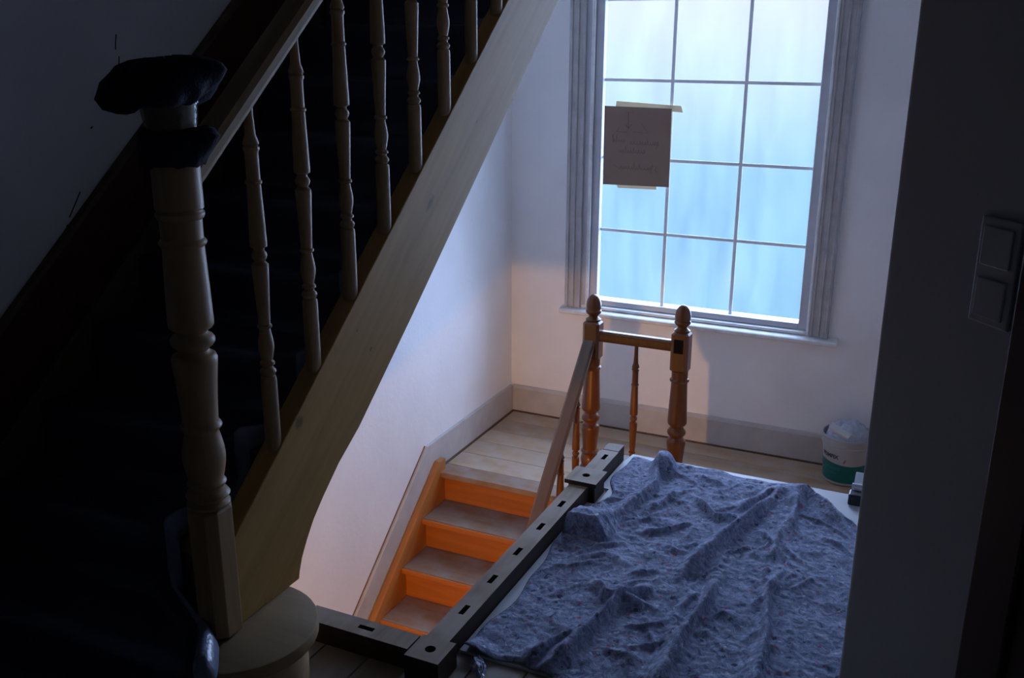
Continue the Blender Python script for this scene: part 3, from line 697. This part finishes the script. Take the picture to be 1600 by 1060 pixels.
def ridge_h(u, v):
    h = 0
    for pts, hh, ww in RIDGES:
        best = 1e9; tt = 0; n = len(pts)-1; side = 0
        for i in range(n):
            ax, ay = pts[i]; bx, by = pts[i+1]; dx, dy = bx-ax, by-ay; l2 = dx*dx+dy*dy
            t = max(0, min(1, ((u-ax)*dx+(v-ay)*dy)/l2)); px, py = ax+t*dx-u, ay+t*dy-v; d = px*px+py*py
            if d < best: best = d; tt = (i+t)/n; side = dx*(v-ay)-dy*(u-ax)
        d = math.sqrt(best)
        if d < 4*ww:
            w_ = ww*(.60 if side > 0 else 1.0)*(.85+.3*math.sin(7*tt+ww*100))
            taper = min(1, .25+2.2*min(tt, 1-tt)*1.6)
            h = max(h, hh*taper*math.exp(-(d/w_)**2*.9)) + .25*min(h, hh*taper*math.exp(-(d/w_)**2*.9))
    return h
def left_edge(v):
    return -1.066+.012*math.sin(9*v)+.006*math.sin(23*v+1)+(.018*max(0, (v-3.2)/.2))+.022*math.exp(-((v-3.03)/.07)**2)
NU, NV = 190, 290
vs = []; fs = []
V0, V9 = 1.915, 3.405
for j in range(NV+1):
    tv = j/NV
    for i in range(NU+1):
        tu = i/NU
        v = V0+(V9-V0)*tv
        ul = left_edge(v); ur = -.118
        u = ul+(ur-ul)*tu
        # far edge: wavy, cut back towards the right corner
        far = 3.405+.012*math.sin(14*u)+.008*math.sin(41*u)-max(0, u+.46)*.80
        near = 1.955+.03*math.sin(6*u+2)+.10*max(0, min(1, (u+1.02)/.10))*.35
        v2 = near+(far-near)*tv
        h = .012+1.3*ridge_h(u, v2)
        q = Vector((u*1.0, v2*1.0, 0))
        h += .010*abs(noise.noise(q*5.0))+.006*noise.noise(q*11+Vector((3, 1, 0)))+.007*(.5-abs(noise.noise(q*13+Vector((7, 2, 0)))))+.0045*(.4-abs(noise.noise(q*27)))+.0022*noise.noise(q*60)+.0012*noise.noise(q*110)
        # box-like folded lump beside the curb
        lu = max(0, min(1, (u+1.10)/.02))*max(0, min(1, (-.915-u)/.05)); lv = max(0, min(1, (v2-2.695)/.012))*max(0, min(1, (2.90-v2)/.12))
        h += .085*lu*lv*(.85+.2*noise.noise(q*9))
        # bump at the far left edge
        h += .058*math.exp(-(((u+.925-.25*(3.38-v2))/.040)**2+((v2-3.345)/.065)**2)**2)
        # bunch at the fan of folds
        h += .022*math.exp(-((u+.45)/.07)**2-((v2-3.30)/.09)**2)
        # settle the rims
        rim = min(1, (tu*1.0)/.012, (1-tv)/.012, tv/.01)
        h = .0098+max(0, h-.0098)*(.25+.75*rim)
        if tv < .05 and u < -.98: h += .025*(1-tv/.05)*max(0, min(1, (-.98-u)/.05))
        vs.append((u, v2, h))
for j in range(NV):
    for i in range(NU):
        a = j*(NU+1)+i; fs.append((a, a+1, a+NU+2, a+NU+1))
fo = obj('felt_fleece', MB().add(vs, fs), 'felt_fleece', smooth=True)
md = fo.modifiers.new('thickness', 'SOLIDIFY'); md.thickness = .003; md.offset = 1
tag(fo, 'crumpled blue-grey recycled felt fleece spread over the hall floor', 'fleece')

# crumpled strip of clear film at the near corner of the felt
vs = []; fs = []
for j in range(15):
    for i in range(9):
        a, b = i/8, j/14
        u = -1.035+.085*b+.030*a*math.cos(2*b)+.006*noise.noise(Vector((a*7, b*9, 2))); v = 1.945-.10*b+.030*a
        z = .006+.022*abs(noise.noise(Vector((a*4, b*6, 5))))+.02*math.sin(PI*a)*(1-.5*b)
        vs.append((u, v, z))
for j in range(14):
    for i in range(8): k = j*9+i; fs.append((k, k+1, k+10, k+9))
o = obj('plastic_film', MB().add(vs, fs), 'plastic_film', smooth=False)
md = o.modifiers.new('thickness', 'SOLIDIFY'); md.thickness = .0008
tag(o, 'crumpled strip of clear plastic film beside the corner block of the base rail', 'plastic film')

# small black and white tool at the right end of the board
tb = thing('glue_clamp', 'small black clamp with white jaw on the far edge of the white board', 'clamp', (-.20, 3.37, .0085))
obj('body', MB().box(-.245, -.17, 3.335, 3.385, .0087, .050), 'black_plastic', tb, bevel=.005)
obj('jaw', MB().prism_x([(3.386, .030), (3.42, .045), (3.46, .085), (3.44, .095), (3.40, .066), (3.386, .056)], -.235, -.20), 'white_plastic', tb, bevel=.003)
obj('jaw_plate', MB().box(-.240, -.165, 3.388, 3.398, .0087, .070), 'white_plastic', tb, bevel=.003)

# ------------------------------------------------------------------ bucket with rags
BC = (-.405, 5.075); RB, RT, HB = .112, .131, .262
bk = thing('paint_bucket', 'white plastic bucket with teal label on the landing by the wall', 'bucket', (BC[0], BC[1], ZL))
def rz(z): return RB+(RT-RB)*z/HB
out = [(RB-.006, .001), (RB, .006)]+[(rz(z), z) for z in (.04, .10, .16, .205)]+[(rz(.205)+.006, .208), (rz(.215)+.006, .216), (rz(.218), .219), (rz(.25), .245), (rz(.25)+.007, .247), (RT+.008, .260), (RT+.004, .264), (RT-.002, .262), (RT-.004, .250), (rz(.1)-.004, .10), (RB-.006, .012)]
obj('bucket_body', MB().lathe([(r, ZL+z) for r, z in out], BC[0], BC[1], 48), 'bucket_white', bk, autos=.7)
mb = MB(); n = 40; vs = []; fs = []
a0, a1 = math.radians(150), math.radians(330)
for k in range(n+1):
    a = a0+(a1-a0)*k/n
    for z in (.018, .125): vs.append((BC[0]+(rz(z)+.0008)*math.cos(a), BC[1]+(rz(z)+.0008)*math.sin(a), ZL+z+(.006*math.sin((a-a0)*2) if z > .1 else 0)))
for k in range(n): fs.append((2*k, 2*k+2, 2*k+3, 2*k+1))
obj('label', MB().add(vs, fs), 'label_teal', bk, smooth=True)
def wrapped_text(body, size, z, ang, mat, name, fat=.0):
    c = bpy.data.curves.new('lettering', 'FONT'); c.body = body; c.size = size; c.align_x = 'CENTER'; c.offset = fat
    t = bpy.data.objects.new('lettering_source', c); COL.objects.link(t)
    dg = bpy.context.evaluated_depsgraph_get(); me = bpy.data.meshes.new_from_object(t.evaluated_get(dg)); bpy.data.objects.remove(t)
    for v in me.vertices:
        zz = z+v.co.y; r = rz(zz)+.0016; a = ang+v.co.x/r
        v.co = (r*math.cos(a), r*math.sin(a), zz)
    me.materials.clear(); me.materials.append(MATS[mat])
    o = bpy.data.objects.new(name, me); COL.objects.link(o); o.parent = bk; return o
wrapped_text('PRIMFIX', .030, .152, math.radians(232), 'print_black', 'lettering', .0012)
# faded, unreadable lines of print on the teal field
for zz, aa, ww, hh in ((.088, 230, .125, .016), (.062, 231, .085, .010), (.036, 229, .065, .006)):
    mb = MB(); rnd = random.Random(int(zz*1000)); x = -ww/2
    while x < ww/2:
        dx = .004+.006*rnd.random(); z0 = zz+.002*rnd.random(); z1 = zz+hh*(.65+.35*rnd.random())
        q = []
        for xx, z_ in ((x, z0), (x+dx, z0), (x+dx, z1), (x, z1)):
            r = rz(z_)+.0014; a = math.radians(aa)+xx/r; q.append((BC[0]+r*math.cos(a), BC[1]+r*math.sin(a), ZL+z_))
        mb.add(q, [(0, 1, 2, 3)]); x += dx+.002+.003*rnd.random()
    obj('faded_print', mb, 'print_pale', bk)
mb = MB(); q = []
for xx, z_ in ((0, .136), (.008, .134), (.016, .152), (.010, .158)):
    r = rz(z_)+.0014; a = math.radians(268)+xx/r; q.append((BC[0]+r*math.cos(a), BC[1]+r*math.sin(a), ZL+z_))
obj('red_mark', mb.add(q, [(0, 1, 2, 3)]), 'print_red', bk)
# rag heap in the bucket
vs = []; fs = []; n, mrow = 40, 14
for j in range(mrow+1):
    for k in range(n):
        t = j/mrow; a = 2*PI*k/n; r = .116*math.sin(t*PI/2)**.8
        q = Vector((math.cos(a)*t*2.2, math.sin(a)*t*2.2, 4))
        z = .225+.085*(1-t**2.2)+.05*abs(noise.noise(q*1.6))*(1-t*.5)-.03*abs(noise.noise(q*3.4))
        vs.append((BC[0]+r*math.cos(a), BC[1]+r*math.sin(a), ZL+z))
for j in range(mrow):
    for k in range(n): a, b = j*n+k, j*n+(k+1) % n; fs.append((a, b, b+n, a+n))
o = obj('cleaning_rag', MB().add(vs, fs), 'rag_white', smooth=True)
md = o.modifiers.new('thickness', 'SOLIDIFY'); md.thickness = .003
tag(o, 'crumpled pale blue-white rag heaped in the bucket', 'rag')
mb = MB().box(-.060, .055, -.018, .018, -.012, .012)
o = obj('sanding_block', mb, 'block_pale', bevel=.003)
o.location = (BC[0]-.035, BC[1]-.085, ZL+.292); o.rotation_euler = (.5, .32, -.35)
tag(o, 'pale flat sanding block leaning on the bucket rim', 'block')

# ------------------------------------------------------------------ cloth cover on the big newel
cv = thing('newel_cover', 'dark navy cloth cover taped over the top of the big newel', 'cover', (UN, 1.592, 1.33))
VIEW = math.atan2(1.592, UN)
def wrap(prof, seed, amp, n=56, lobes=()):
    vs = []; fs = []
    for j, (r, z) in enumerate(prof):
        for k in range(n):
            a = 2*PI*k/n; q = Vector((math.cos(a)*1.6, math.sin(a)*1.6, seed+z*9))
            rr = r*(1+amp*noise.noise(q*1.3)+.5*amp*noise.noise(q*3.1)); zz = z
            for la, lw, lr, z0, lz in lobes:
                d = (a-la+PI) % (2*PI)-PI; g = math.exp(-(d/lw)**2)*math.exp(-((z-z0)/.035)**2); rr += lr*g; zz += lz*g
            zz += .006*noise.noise(q*2.2)
            vs.append((UN+rr*math.cos(a), 1.592+rr*math.sin(a), zz))
    for j in range(len(prof)-1):
        for k in range(n): a, b = j*n+k, j*n+(k+1) % n; fs.append((a, b, b+n, a+n))
    return MB().add(vs, fs)
# directions: image-left is perpendicular to the viewing ray
AL = math.atan2(-.425, -.905); AR = math.atan2(.425, .905)
top = [(.058, 1.460), (.075, 1.462), (.096, 1.472), (.106, 1.488), (.107, 1.508), (.103, 1.526), (.092, 1.540), (.070, 1.549), (.042, 1.553), (.015, 1.554), (.001, 1.554)]
obj('cloth_top', wrap(top, 3.0, .11, 72, ((AL, .42, .038, 1.492, -.004), (AL+.25, .5, .018, 1.47, -.018), (AR, .55, -.034, 1.468, .0), (AR, .38, .024, 1.536, .006), (AR-1.4, .5, .012, 1.49, -.008))), 'cloth_navy', cv, smooth=True)
tape = [(.054, 1.395), (.056, 1.41), (.0545, 1.425), (.057, 1.44), (.0585, 1.455), (.061, 1.470)]
obj('clear_tape', wrap(tape, 8.0, .07, 72), 'clear_tape', cv, smooth=True)
sk = [(.056, 1.412), (.062, 1.408), (.067, 1.39), (.067, 1.368), (.063, 1.348), (.060, 1.334), (.0565, 1.334)]
obj('cloth_skirt', wrap(sk, 12.0, .09, 72, ((AR, .5, .034, 1.390, .004), (AL, .6, .010, 1.35, -.016))), 'cloth_navy', cv, smooth=True)

# ------------------------------------------------------------------ dark sheet over the upper steps
prof = [(1.05, .003), (1.25, .003), (1.37, .004), (1.400, .012), (1.408, .06), (1.412, .12), (1.412, .165), (1.420, .186), (1.445, .191)]
for n in range(2, 14):
    v = V1+(n-1)*GU; z0 = (n-1)*RU; z = n*RU
    prof += [(v-.09, z0+.008), (v-.022, z0+.012), (v-.010, z0+.05), (v-.012, z-.05), (v-.010, z+.000), (v+.002, z+.010), (v+.03, z+.009), (v+.09, z+.007)]
fine = []
for (a, b), (c, d) in zip(prof, prof[1:]):
    m = max(1, int(math.hypot(c-a, d-b)/.02))
    for k in range(m): fine.append((a+(c-a)*k/m, b+(d-b)*k/m))
fine.append(prof[-1])
def ur_of(v):
    tab = [(1.0, -1.36), (1.40, -1.40), (1.44, -1.425), (1.53, -1.497), (1.60, -1.63), (1.64, -1.705), (1.70, -1.715), (1.80, -1.68), (1.90, -1.61), (2.0, -1.583), (9, -1.583)]
    for (a, x), (b, y) in zip(tab, tab[1:]):
        if a <= v <= b: return x+(y-x)*(v-a)/(b-a)
    return -1.58
NUu = 64; vs = []; fs = []
for j, (v, z) in enumerate(fine):
    ue = ur_of(v)+.008*noise.noise(Vector((v*6, z*3, 1)))
    for i in range(NUu+1):
        t = i/NUu; u = (UW+.032)+(ue-(UW+.032))*t
        q = Vector((u*1.0, v*1.0, z))
        dz = .010*abs(noise.noise(q*4.5))+.006*abs(noise.noise(q*11))
        e = max(0, (u-(ue-.11))/.11)
        bulge = (.048 if v < 1.95 else .038*(.5+1.0*abs(noise.noise(Vector((v*5, 0, 3))))))
        lip = bulge*(math.sin(min(1, e/.70)*PI/2)**2 if e < .70 else max(0, 1-((e-.70)/.30)**1.5))
        dv = -.006*abs(noise.noise(q*7))
        vs.append((u, v+dv, z+dz+lip))
for j in range(len(fine)-1):
    for i in range(NUu): a = j*(NUu+1)+i; fs.append((a, a+1, a+NUu+2, a+NUu+1))
o = obj('protective_sheet', MB().add(vs, fs), 'sheet_navy', smooth=True)
o.data.materials.append(MATS['film_backing'])
for p in o.data.polygons:
    if p.index % NUu >= NUu-4: p.material_index = 1      # hem where the film backing is turned over
md = o.modifiers.new('thickness', 'SOLIDIFY'); md.thickness = .002; md.offset = 0; md.material_offset_rim = 1
tag(o, 'dark navy protective sheet covering the steps of the upper staircase', 'sheet')

# ------------------------------------------------------------------ near wall: switches and door casing
def wp(s, z, d=0.0): return Vector((arc[-1][0]+DX*s+fn.x*d, arc[-1][1]+DY*s+fn.y*d, z))
def wall_box(s0, s1, z0, z1, d0, d1):
    vs = [wp(s, z, d) for z in (z0, z1) for d in (d0, d1) for s in (s0, s1)]
    return MB().add(vs, [(0, 2, 3, 1), (4, 5, 7, 6), (0, 1, 5, 4), (2, 6, 7, 3), (0, 4, 6, 2), (1, 3, 7, 5)])
S0, S1 = .199, .279
sw = thing('light_switch', 'double pale light switch, one rocker above the other, on the dim near wall', 'light switch', wp(.24, 1.18))
obj('frame_plate', wall_box(S0, S1, 1.178, 1.342, .0002, .008), 'switch_plastic', sw, bevel=.003)
for z0 in (1.190, 1.269): obj('rocker', wall_box(S0+.011, S1-.011, z0, z0+.060, .008, .0125), 'switch_plastic', sw, bevel=.002)
struct(obj('door_frame', wall_box(.300, .385, 0.0005, 2.10, .0002, .022), 'dark_casing', bevel=.004), 'dark door casing at the right edge')
dr = struct(obj('door_1', wall_box(.387, 1.20, 0.003, 2.06, .0002, .012), 'dark_casing', bevel=.003), 'dark door at the right edge')

# ------------------------------------------------------------------ pendant of the storey below
pd = thing('pendant_lamp', 'bare bulb pendant under the hall floor, seen only by its orange glow', 'lamp', (LAMP.x, LAMP.y, -.36))
obj('canopy', MB().lathe([(.001, -.351), (.045, -.351), (.042, -.375), (.012, -.388), (.004, -.395)], LAMP.x, LAMP.y, 20), 'white_plastic', pd, autos=.7)
obj('cord', MB().tube([(LAMP.x, LAMP.y, -.39), (LAMP.x, LAMP.y, -.54)], .003), 'black_plastic', pd)
obj('socket', MB().lathe([(.006, -.535), (.018, -.545), (.020, -.58), (.014, -.59)], LAMP.x, LAMP.y, 16), 'black_plastic', pd, autos=.7)
